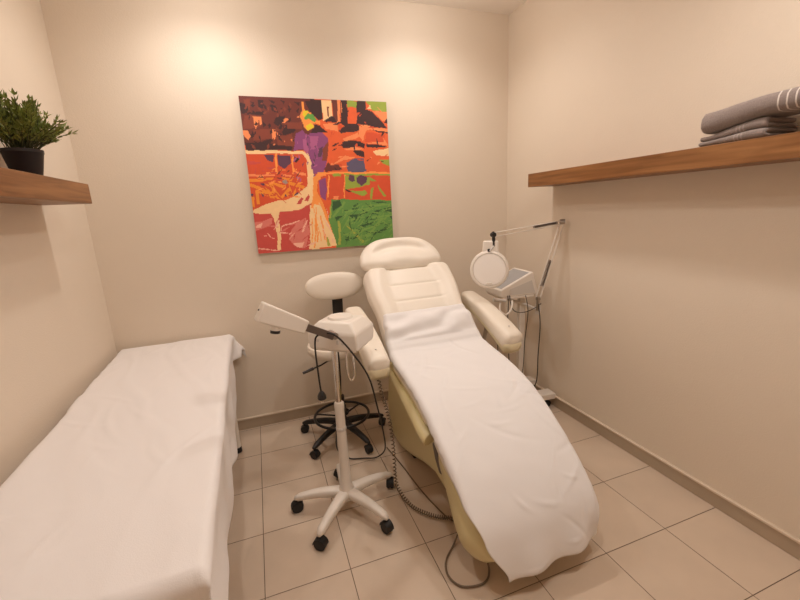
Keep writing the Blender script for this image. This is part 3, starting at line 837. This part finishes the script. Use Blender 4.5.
# ------------------------------------------------------------------ casters and five-star bases
def caster(pos, yaw, parent, r=.027, hood='black'):
    """twin-wheel caster, wheel axle along yaw+90deg; origin of wheel at floor"""
    x, y, z = pos
    ax = Vector((-math.sin(yaw), math.cos(yaw), 0))
    mb = MB()
    for s in (-1, 1):
        c = Vector((x, y, z + r)) + ax * s * .010
        mb.lathe([(r * .35, -.008), (r * .9, -.008), (r, -.005), (r, .005), (r * .9, .008), (r * .35, .008)], c, ax, 20)
    mb.tube([Vector((x, y, z + r)) - ax * .016, Vector((x, y, z + r)) + ax * .016], r * .3, 10)
    # hood over the wheels
    R = []
    for k in range(9):
        a = PI * k / 8
        d = Vector((math.cos(yaw), math.sin(yaw), 0))
        p = Vector((x, y, z + r)) + (d * math.cos(a) + Vector((0, 0, 1)) * math.sin(a)) * (r * 1.10)
        R.append([p - ax * .019, p + ax * .019, p + ax * .019 - Vector((0, 0, .003)), p - ax * .019 - Vector((0, 0, .003))])
    mb.rings(R)
    mb.tube([(x, y, z + 2 * r), (x, y, z + 2 * r + .03)], .006, 8)
    return mb.build('caster', M['wheel'], parent)

def star_base(t, R, angles, hub_z, tip_z, hub_r, thick, mat, droop=0.0, r=.027, arch=.0):
    for k, a in enumerate(angles):
        d = Vector((math.cos(a), math.sin(a), 0)); s = Vector((-math.sin(a), math.cos(a), 0))
        rings = []
        for i in range(13):
            q = i / 12
            c = d * (R * q) + Vector((0, 0, hub_z + (tip_z - hub_z) * q + arch * math.sin(PI * q)))
            w = thick[0] * (1 - q) + thick[1] * q; h = thick[2] * (1 - q) + thick[3] * q
            if i == 12: w *= .6; h *= .5
            rings.append([c + s * (w * math.copysign(abs(math.cos(b)) ** .6, math.cos(b))) + Vector((0, 0, h * math.copysign(abs(math.sin(b)) ** .6, math.sin(b)))) for b in [2 * PI * m_ / 14 for m_ in range(14)]])
        lg = MB().rings(rings).build('leg', mat, t, angle=60)
        e = d * (R * .965)
        caster((e.x, e.y, 0), a + .9 + k * 1.3, lg, r)

# ------------------------------------------------------------------ stool
def make_stool():
    t = thing('stool', 'wheeled stool with white seat, oval backrest and black star base behind the steamer', 'stool', (.40, 2.475, 0))
    star_base(t, .298, [math.radians(a) for a in (4, 76, 148, 220, 292)], .105, .075, .03, (.024, .015, .022, .014), M['black'], arch=.012)
    MB().lathe([(.03, .07), (.034, .075), (.034, .13), (.026, .16), (.026, .30), (.022, .305)], n=24).build('column', M['black'], t)
    MB().lathe([(.014, .30), (.014, .59)], n=20).build('gas_lift', M['chrome'], t)
    MB().tube([(.182 * math.cos(a), .182 * math.sin(a), .16) for a in [2 * PI * i / 48 for i in range(48)]], .009, 10, closed=True).build('foot_ring', M['black'], t)
    for a in (.6, .6 + 2 * PI / 3, .6 + 4 * PI / 3):
        MB().tube([(.025 * math.cos(a), .025 * math.sin(a), .15), (.182 * math.cos(a), .182 * math.sin(a), .16)], .006, 8).build('ring_spoke', M['black'], t)
    MB().lathe([(.0001, .605), (.13, .605), (.165, .612), (.184, .632), (.188, .655), (.180, .676), (.15, .690), (.0001, .694)], n=48).build('seat', M['stool_vinyl'], t)
    MB().box((0, 0, .592), (.14, .14, .026)).build('seat_plate', M['black'], t, smooth=False, bevel=.005)
    lv = MB().tube([(-.02, -.03, .590), (-.12, -.09, .572), (-.21, -.12, .56)], [.005, .005, .006], 10).build('lever', M['black'], t)
    MB().tube([(-.17, -.107, .566), (-.235, -.128, .556)], [.010, .008], 12).build('grip', M['black'], lv)
    # back support and oval backrest
    br = MB()
    R = []
    for x_, y_, z_ in spline([(.03, .04, .588), (.035, .13, .585), (.04, .19, .64), (.042, .205, .76), (.043, .19, .92), (.044, .185, 1.0)], 6):
        R.append([(x_ - .010, y_ - .004, z_), (x_ + .062, y_ - .004, z_), (x_ + .062, y_ + .004, z_), (x_ - .010, y_ + .004, z_)])
    br.rings(R); br.build('back_support', M['black'], t, bevel=.001, seg=1)
    ax = Vector((.05, -.98, .18)).normalized()
    u = Vector((1, 0, 0)); u = (u - ax * u.dot(ax)).normalized(); w = ax.cross(u)
    if w.z < 0: w = -w
    c = Vector((.054, .165, 1.022)); rings = []
    for k in range(17):
        b = -PI / 2 + PI * k / 16
        sc = math.cos(b) ** .45 if math.cos(b) > 1e-6 else .01
        sc = max(sc, .02)
        h = .030 * math.sin(b)
        rg = []
        for i in range(56):
            a = 2 * PI * i / 56
            ca, sa = math.cos(a), math.sin(a)
            rx = .200 * math.copysign(abs(ca) ** .85, ca); rz = .092 * math.copysign(abs(sa) ** .9, sa)
            curve = -.35 * (rx * sc) ** 2
            rg.append(c + u * (rx * sc) + w * (rz * sc) + ax * (h - curve))
        rings.append(rg)
    MB().rings(rings).build('backrest', M['stool_vinyl'], t, angle=80)
make_stool()

# ------------------------------------------------------------------ facial steamer on a five-wheeled stand
def make_steamer():
    t = thing('facial_steamer', 'white facial steamer with long nozzle arm on a five-wheeled stand beside the treatment chair', 'facial steamer', (.278, 1.779, 0))
    star_base(t, .272, [math.radians(a) for a in (15, 88, 161, 229, 302)],   .105, .080, .03, (.031, .018, .026, .015), M['white_metal'], arch=.012, r=.029)
    MB().lathe([(.036, .072), (.042, .078), (.042, .122), (.029, .150), (.0245, .30), (.023, .56), (.024, .575), (.024, .60), (.019, .607)], n=28).build('column', M['white_metal'], t)
    MB().lathe([(.0245, .455), (.0258, .458), (.0258, .472), (.0245, .475)], n=28).build('collar', M['pale_grey'], t)
    MB().lathe([(.0135, .60), (.0135, .875)], n=20).build('pole', M['chrome'], t)
    MB().tube(spline([(.055, -.01, .875), (.053, -.012, .80), (.055, -.015, .735), (.068, -.018, .712), (.083, -.02, .735), (.083, -.02, .80), (.081, -.018, .875)], 8), .0045, 8).build('hook', M['chrome'], t)
    # head housing
    T = Matrix.Translation((-.278, -1.779, 0))
    P = lambda x, y, z: T @ Vector((x, y, z))
    fl, fr, brr, bl = (.166, 1.82), (.362, 1.66), (.492, 1.83), (.296, 1.99)
    mid = lambda a, b, k: (a[0] + (b[0] - a[0]) * k, a[1] + (b[1] - a[1]) * k)
    z0, z1, z2 = .872, .965, 1.012
    cx, cy = [(fl[0] + brr[0]) / 2, (fl[1] + brr[1]) / 2]
    ins = lambda p, k: (p[0] + (cx - p[0]) * k, p[1] + (cy - p[1]) * k)
    rings = []
    for k, z in ((.16, z0), (.03, z0 + .012), (0, z0 + .05), (0, z1), (.12, z1 + .018), (.34, z2)):
        rings.append([P(*ins(p, k), z) for p in (fl, fr, brr, bl)])
    hd = MB().rings(rings).build('head_housing', M['white'], t, bevel=.012, seg=4, angle=35)
    MB().lathe([(.060, 0), (.062, .006), (.056, .016), (.03, .021), (.0001, .022)], P(cx, cy + .005, z2 - .006), n=32).build('water_cap', M['white'], hd)
    # dark scale and switch on the front face
    fd = (Vector((fr[0] - fl[0], fr[1] - fl[1], 0))).normalized(); fn = Vector((fd.y, -fd.x, 0))
    ang = math.atan2(fd.y, fd.x)
    for k, z, s in ((.62, .925, (.012, .004, .02)), (.72, .925, (.012, .004, .02)), (.20, .93, (.02, .004, .014))):
        p = Vector((*mid(fl, fr, k), z))
        MB().box(P(*(p + fn * .001)), s, rz=ang).build('switch', M['pale_grey'], hd, smooth=False, bevel=.001)
    # bracket rising to the left and nozzle arm
    A = Vector((.262, 1.700, .967)); B = Vector((.135, 1.655, 1.045)); C = Vector((-.028, 1.610, 1.140))
    mb = MB()
    def bar(a, b, wy, h0, h1):
        d = (b - a).normalized(); s = Vector((0, 0, 1)).cross(d).normalized(); n_ = d.cross(s)
        return [a - s * wy - n_ * h0, a + s * wy - n_ * h0, b + s * wy - n_ * h1, b - s * wy - n_ * h1,
                a - s * wy + n_ * h0, a + s * wy + n_ * h0, b + s * wy + n_ * h1, b - s * wy + n_ * h1]
    mb.hexa(bar(A, B + (C - B) * .05, .020, .016, .016))
    mb.build('bracket', M['dark_metal'], t, smooth=False, bevel=.003)
    mb = MB(); mb.tube([A + Vector((.012, -.012, 0)), A + Vector((.0, .05, 0))], .016, 16)
    mb.build('pivot', M['steel'], t)
    d = (C - B).normalized()
    mb = MB(); mb.hexa(bar(B - d * .012, C, .028, .029, .041))
    arm = mb.build('nozzle_arm', M['white'], t, bevel=.008, seg=4, angle=35)
    npos = B + (C - B) * .62 + Vector((0, -.004, 0))
    mb = MB(); mb.lathe([(.0165, -.064), (.019, -.060), (.019, -.02), (.022, -.0), (.022, .012)], npos, (.18, .05, 1), 24)
    mb.build('nozzle', M['white'], arm)
    mb = MB(); mb.lathe([(.0001, -.0650), (.0198, -.0650), (.0200, -.054), (.0190, -.053)], npos, (.18, .05, 1), 20); mb.build('nozzle_opening', M['black'], arm)
    e = C + d * .0012
    mb = MB(); mb.lathe([(.0001, -.002), (.004, -.002), (.004, .001), (.0001, .001)], e + Vector((0, 0, .006)), d, 12); mb.build('screw', M['black'], arm)
    # shift arm, bracket and pivot from room coordinates into the stand's own
    for ch in t.children:
        if ch.name.split('.')[0] in ('bracket', 'pivot', 'nozzle_arm'):
            ch.data.transform(T)
            for g in ch.children: g.data.transform(T)
    # mains lead: from the head down to the floor, back up the column and hanging with its plug
    L = [(.235, 1.675, .992), (.27, 1.650, .982), (.325, 1.64, .91), (.405, 1.66, .76), (.455, 1.72, .56), (.51, 1.84, .34), (.56, 2.02, .12), (.525, 2.10, .03), (.455, 2.15, .012), (.38, 2.18, .012),
         (.33, 2.20, .05), (.285, 2.05, .20), (.278, 1.90, .42), (.285, 1.815, .58), (.298, 1.80, .70), (.30, 1.80, .86)]
    pc = MB().tube(spline([P(*p) for p in L], 10), .0042, 8).build('power_cord', M['cord'], t)
    L2 = [(.205, 1.680, .990), (.185, 1.672, .975), (.180, 1.675, .92), (.184, 1.69, .82), (.187, 1.70, .76), (.190, 1.70, .71)]
    pl = MB().tube(spline([P(*p) for p in L2], 10), .0042, 8).build('plug_lead', M['cord'], t)
    mb = MB(); mb.lathe([(.006, .0), (.013, -.008), (.019, -.020), (.020, -.036), (.016, -.040)], P(.191, 1.70, .715), (0, 0, 1), 18)
    pg = mb.build('plug', M['black'], pl)
    mb = MB()
    for s in (-1, 1): mb.tube([P(.191 + s * .0095, 1.70, .676), P(.191 + s * .0095, 1.70, .657)], .0024, 8)
    mb.build('plug_pin', M['chrome'], pl)
make_steamer()

# ------------------------------------------------------------------ equipment trolley, device and magnifier lamp in the corner
TR = Vector((1.775, 2.385, 0)); TRZ = math.radians(-6)
def make_trolley():
    t = thing('equipment_trolley', 'white column trolley on castors in the corner by the right wall', 'trolley', TR, TRZ)
    for sy in (-.14, .115):
        b = MB().box((.015, sy, .098), (.35, .095, .044)).build('foot_bar', M['white_metal'], t, smooth=False, bevel=.006)
        for sx in (-.12, .145): caster((sx, sy, 0), .5 + sx * 6 + sy * 9, b, .026)
    MB().box((0, 0, .098), (.07, .20, .03)).build('cross_bar', M['white_metal'], t, smooth=False, bevel=.004)
    MB().box((0, .0, .465), (.045, .04, .77)).build('column', M['white_metal'], t, smooth=False, bevel=.006)
    MB().box((-.075, .03, .858), (.25, .24, .018)).build('top_plate', M['white_metal'], t, smooth=False, bevel=.005)
    # bracket reaching forward to carry the lamp, with its end plate
    br = MB(); br.tube([(-.16, .06, .842), (.0, -.04, .79), (.075, -.09, .752)], .010, 10)
    b = br.build('lamp_bracket', M['white_metal'], t)
    MB().box((.074, -.10, .755), (.016, .05, .070)).build('end_plate', M['white_metal'], b, smooth=False, bevel=.003)
    # bent wire holder for the probes on the left
    MB().tube(spline([(-.17, -.05, .85), (-.23, -.12, .845), (-.26, -.17, .80), (-.23, -.20, .775), (-.17, -.16, .80), (-.13, -.10, .84)], 8), .006, 8).build('probe_holder', M['white_metal'], t)
    MB().tube([(-.20, -.14, .855), (-.29, -.13, .87)], [.010, .013], 12).build('probe', M['pale_grey'], t)
make_trolley()
def make_device():
    t = thing('beauty_device', 'white console with a sloping grey control panel standing on the corner trolley', 'device', TR + Vector((0, 0, .867)), TRZ)
    x0, x1, y0, y1 = -.215, .085, -.09, .165
    zl, zr = .050, .165
    MB().hexa([(x0, y0, 0), (x1, y0, 0), (x1, y1, 0), (x0, y1, 0), (x0, y0, zl), (x1 - .05, y0, zr), (x1 - .05, y1, zr), (x0, y1, zl)]).build('housing', M['white'], t, smooth=False, bevel=.007, seg=3)
    dx, dz = (x1 - .05 - x0), zr - zl
    pt = lambda a, y, o: (x0 + dx * a - dz * o / math.hypot(dx, dz), y, zl + dz * a + dx * o / math.hypot(dx, dz))
    m1 = MB(); p = [(.06, y0 + .022), (.92, y0 + .022), (.92, y1 - .022), (.06, y1 - .022)]
    m1.hexa([pt(a, y, -.003) for a, y in p] + [pt(a, y, .002) for a, y in p])
    pn = m1.build('control_panel', M['grey_panel'], t, smooth=False)
    # side panel and probe leads
    MB().hexa([(x0 + .07, y0 - .0012, .012), (x1 - .03, y0 - .0012, .012), (x1 - .03, y0 + .003, .012), (x0 + .07, y0 + .003, .012),
               (x0 + .07, y0 - .0012, .052), (x1 - .058, y0 - .0012, .105), (x1 - .058, y0 + .003, .105), (x0 + .07, y0 + .003, .052)]).build('front_panel', M['pale_grey'], t, smooth=False)
    z = -.867
    leads = [[(-.16, -.09, .01), (-.165, -.11, -.05), (-.17, -.11, -.25), (-.15, -.10, -.45), (-.10, -.02, -.75), (-.08, .04, -.80)],
             [(-.145, -.09, .01), (-.15, -.115, -.04), (-.12, -.12, -.10), (-.04, -.12, -.115), (.06, -.11, -.09), (.10, -.10, -.07)],
             [(-.20, -.07, -.02), (-.225, -.09, -.12), (-.235, -.09, -.30), (-.22, -.08, -.50), (-.16, -.02, -.80)],
             [(-.02, -.09, .0), (-.01, -.11, -.12), (.0, -.06, -.35), (-.012, -.055, -.60), (-.02, .05, -.80)]]
    for l in leads:
        MB().tube(spline(l, 10), .0028, 6).build('probe_lead', M['cord'], t)
make_device()
def make_lamp():
    base = Vector((1.826, 2.262, .838))
    t = thing('magnifier_lamp', 'white magnifying lamp on a jointed spring arm clamped to the corner trolley', 'magnifier lamp', base)
    P = lambda x, y, z: Vector((x, y, z)) - base
    E = P(1.925, 2.165, 1.372); H = P(1.418, 2.205, 1.318)
    MB().lathe([(.012, -.085), (.012, -.01), (.017, -.008), (.017, .012), (.010, .014)], n=18).build('clamp', M['steel'], t)
    # lower arm: twin rods with a spring
    n_ = Vector((.6, -.5, 0)).normalized()
    lo = MB()
    for s in (-1, 1): lo.tube([Vector((0, 0, .01)) + n_ * .015 * s, E + n_ * .012 * s], .0052, 8)
    lo = lo.build('lower_arm', M['white_metal'], t)
    def spring(a, b, r, parent):
        pts = []
        d = (b - a); L = d.length; d = d.normalized(); u = d.cross(Vector((.3, .8, .2))).normalized(); w = d.cross(u)
        n = 150
        for i in range(n + 1):
            an = 2 * PI * i * 22 / n
            pts.append(a + d * L * i / n + r * (math.cos(an) * u + math.sin(an) * w))
        MB().tube(pts, .0026, 5).build('spring', M['dark_metal'], parent)
    spring(E * .16 + Vector((0, 0, .01)), E * .50 + Vector((0, 0, .01)), .0105, lo)
    MB().lathe([(.012, -.018), (.016, -.016), (.016, .016), (.012, .018)], E, n_, 18).build('elbow_joint', M['steel'], t)
    ua = MB()
    for s in (-1, 1): ua.tube([E + Vector((0, 0, .012 * s - .004)), H + Vector((.015, 0, .013 * s))], .0036, 8)
    ua = ua.build('upper_arm', M['white_metal'], t)
    spring(E.lerp(H, .08), E.lerp(H, .42), .007, ua)
    # head joint, neck and round lens housing
    j = MB(); j.lathe([(.013, -.016), (.015, -.014), (.015, .014), (.013, .016)], H, Vector((0, 1, 0)), 16)
    j.tube([H + Vector((0, 0, .02)), H + Vector((0, -.006, -.028)), H + Vector((-.004, -.012, -.075))], [.007, .011, .009], 12)
    j.build('head_joint', M['black'], t)
    Dn = Vector((-.50, -.84, .06)).normalized()
    hc = P(1.390, 2.205, 1.097)
    upv = (Vector((0, 0, 1)) - Dn * Dn.z).normalized(); sd = upv.cross(Dn)
    hd = MB(); hd.lathe([(.080, -.030), (.112, -.026), (.122, -.012), (.124, .008), (.118, .016), (.106, .018), (.104, .010), (.0001, .010)], hc, Dn, 56)
    hd = hd.build('lens_housing', M['white'], t, angle=50)
    nk = MB(); q = []
    for a, b in ((-.046, .085), (.062, .085), (.056, .185), (-.040, .185)): q.append((a, b))
    nk.hexa([hc + sd * a + upv * b - Dn * .026 for a, b in q] + [hc + sd * a + upv * b + Dn * .012 for a, b in q])
    nk.build('neck', M['white'], hd, bevel=.010, seg=3)
    st = MB(); st.tube([hc + upv * .120 + Dn * .016, H + Vector((-.004, -.014, -.070))], .008, 10); st.build('stem', M['pale_grey'], hd)
    kb = MB(); kb.box(hc + upv * .125 + Dn * .016, (.022, .012, .018)); kb.build('tilt_knob', M['black'], hd, bevel=.003)
    MB().lathe([(.0001, 0), (.103, 0), (.102, .006), (.06, .0095), (.0001, .011)], hc + Dn * .009, Dn, 56).build('lens_cover', M['lens'], hd, angle=60)
    MB().box(hc - upv * .088 + Dn * .018, (.034, .012, .010), rz=math.atan2(Dn.y, Dn.x) + PI / 2).build('latch', M['white_metal'], hd, smooth=False, bevel=.002)
    lead = [(1.822, 2.25, .80), (1.80, 2.20, .66), (1.782, 2.19, .45), (1.775, 2.19, .25), (1.765, 2.25, .125)]
    MB().tube(spline([P(*p) for p in lead], 10), .0036, 8).build('power_cord', M['cord'], t)
make_lamp()

# ------------------------------------------------------------------ potted plant on the left shelf
def make_plant():
    t = thing('potted_plant', 'small bushy green plant in a dark tapered pot on the left shelf', 'potted plant', (-.822, 2.035, 1.692))
    H = .108
    MB().lathe([(.0001, 0), (.043, 0), (.045, .004), (.0635, H - .014), (.0655, H - .012), (.066, H), (.061, H), (.059, H - .012), (.0001, H - .013)], n=40).build('pot', M['pot'], t, angle=35)
    MB().lathe([(.0001, H - .022), (.058, H - .022), (.058, H - .006), (.03, H - .003), (.0001, H - .001)], n=24).build('soil', M['soil'], t)
    lm, sm = MB(), MB()
    rnd = random.Random(11)
    n = 0
    while n < 150:
        a = rnd.uniform(0, 2 * PI); tilt = rnd.uniform(.05, 1.12); L = rnd.uniform(.085, .165) * (1.3 if math.sin(a) < -.5 else 1.0) * (.85 if tilt < .4 else 1.0)
        d = Vector((math.cos(a) * math.sin(tilt), math.sin(a) * math.sin(tilt), math.cos(tilt)))
        b = Vector((math.cos(a) * rnd.uniform(0, .048), math.sin(a) * rnd.uniform(0, .048), H - .008))
        pts = []
        for i in range(9):
            q = i / 8
            p = b + d * L * q + Vector((0, 0, .040 * q - .040 * q * q * math.sin(tilt)))
            p += Vector((noise.noise(Vector((a * 3, q * 2, 1))), noise.noise(Vector((a * 3, q * 2, 9))), 0)) * .012 * q
            pts.append(p)
        if any(p.x < -.092 or (p.z < .008 and math.hypot(p.x, p.y) > .05) for p in pts): 
            if rnd.random() < .97: continue
            continue
        n += 1
        sm.tube(pts, [.0014] * 8 + [.0006], 5)
        for i in range(3, 9):
            for s in (-1, 1, 0) if i > 3 else (-1, 1):
                p = pts[i]; tan = (pts[min(i + 1, 8)] - pts[i - 1]).normalized()
                side = tan.cross(Vector((rnd.uniform(-.4, .4), rnd.uniform(-.4, .4), 1))).normalized()
                dr = (tan * rnd.uniform(.7, 1.2) + side * s * rnd.uniform(.5, .9) + Vector((0, 0, rnd.uniform(-.2, .35)))).normalized()
                ln = rnd.uniform(.020, .034); wd = rnd.uniform(.0042, .0066)
                wv = dr.cross(Vector((rnd.uniform(-.5, .5), rnd.uniform(-.5, .5), 1))).normalized(); nv = dr.cross(wv) * .0012
                q = [p, p + dr * ln * .4 + wv * wd + nv, p + dr * ln, p + dr * ln * .4 - wv * wd + nv, p + dr * ln * .45 - nv]
                if min(v.x for v in q) < -.099: continue
                lm.add(q, [(0, 1, 4), (1, 2, 4), (2, 3, 4), (3, 0, 4)])
    sm.build('stems', M['stem'], t, angle=180)
    lm.build('foliage', M['leaf'], t, smooth=False)
make_plant()

# ------------------------------------------------------------------ folded towels on the right shelf
def folded(name, y0, y1, x0, depth, z0, layers, th, mat, label, sag, seed):
    """a towel folded over several times: layers joined by round folds at the front, seen from its end"""
    prof = []
    # serpentine of cloth in (x,z): folds alternate front / back
    zc = z0 + th / 2
    pts = []
    for k in range(layers):
        xf, xb = x0 + th * .6 + .006 * (k // 2 % 2), x0 + depth - th * .6
        line = [(xf + (xb - xf) * i / 8, zc + k * th) for i in range(9)]
        if k % 2 == 0: line = line[::-1]
        pts += line
        if k < layers - 1:
            e = xf if k % 2 == 0 else xb; sg = -1 if k % 2 == 0 else 1
            for i in range(1, 6):
                a = -PI / 2 + PI * i / 6
                pts.append((e + sg * th * .55 * math.cos(a) ** .5, zc + k * th + th / 2 + th / 2 * math.copysign(abs(math.sin(a)) ** .75, a)))
    # outline of the band
    def band(h):
        up_, dn = [], []
        for i, (x, z) in enumerate(pts):
            a = pts[max(i - 1, 0)]; b = pts[min(i + 1, len(pts) - 1)]
            tx, tz = b[0] - a[0], b[1] - a[1]; l = math.hypot(tx, tz) or 1
            up_.append((x - tz / l * h, z + tx / l * h)); dn.append((x + tz / l * h, z - tx / l * h))
        return up_ + dn[::-1]
    ny = 44; rings = []
    for j in range(ny + 1):
        q = j / ny; y = y0 + (y1 - y0) * q
        e = min(q, 1 - q) * (y1 - y0)
        k = 1 if e > .012 else .55 + .45 * math.sqrt(max(0, 1 - ((.012 - e) / .012) ** 2))
        ring = []
        for x, z in band(th * .47 * k):
            n1 = noise.noise(Vector((x * 14, y * 14, z * 30 + seed))); n2 = noise.noise(Vector((x * 40, y * 40, z * 60 + seed)))
            zz = z + sag(q, (z - z0) / (layers * th))
            zz = max(zz + .003 * n1 * (1 if z > z0 + th * .4 else 0), ZT + .0005)
            ring.append((x + .0025 * n1 + .0012 * n2 - x0, y - y0 + .002 * n2, zz - z0))
        rings.append(ring)
    o = MB().rings(rings).build(name, mat, None, angle=70, loc=(x0, y0, z0))
    return tag(o, label, 'towel', 'folded grey towels on the right shelf')
wht = (0.62, 0.56, 0.52); pale = (0.34, 0.285, 0.265)
ZT = 1.693
low = folded('towel', .985, 1.215, 1.768, .180, ZT, 4, .0178, towel_material('lower_towel_cloth', [(.098, .0022, pale), (.086, .0022, pale), (.074, .0022, pale)]),
       'folded grey towel lying directly on the right wooden shelf, its layered edge showing', lambda q, h: -.032 * h * sstep(.1, .95, q), 1.0)
top = folded('towel', .84, 1.208, 1.762, .185, ZT + .078, 2, .035, towel_material('upper_towel_cloth', [(.110, .0024, wht), (.085, .0024, wht), (.060, .0024, wht)]),
       'thick folded grey towel with white stripes lying on top of the other towel', lambda q, h: -.031 * sstep(.35, .98, q) + .012 * h * sstep(.4, .9, q), 5.0)
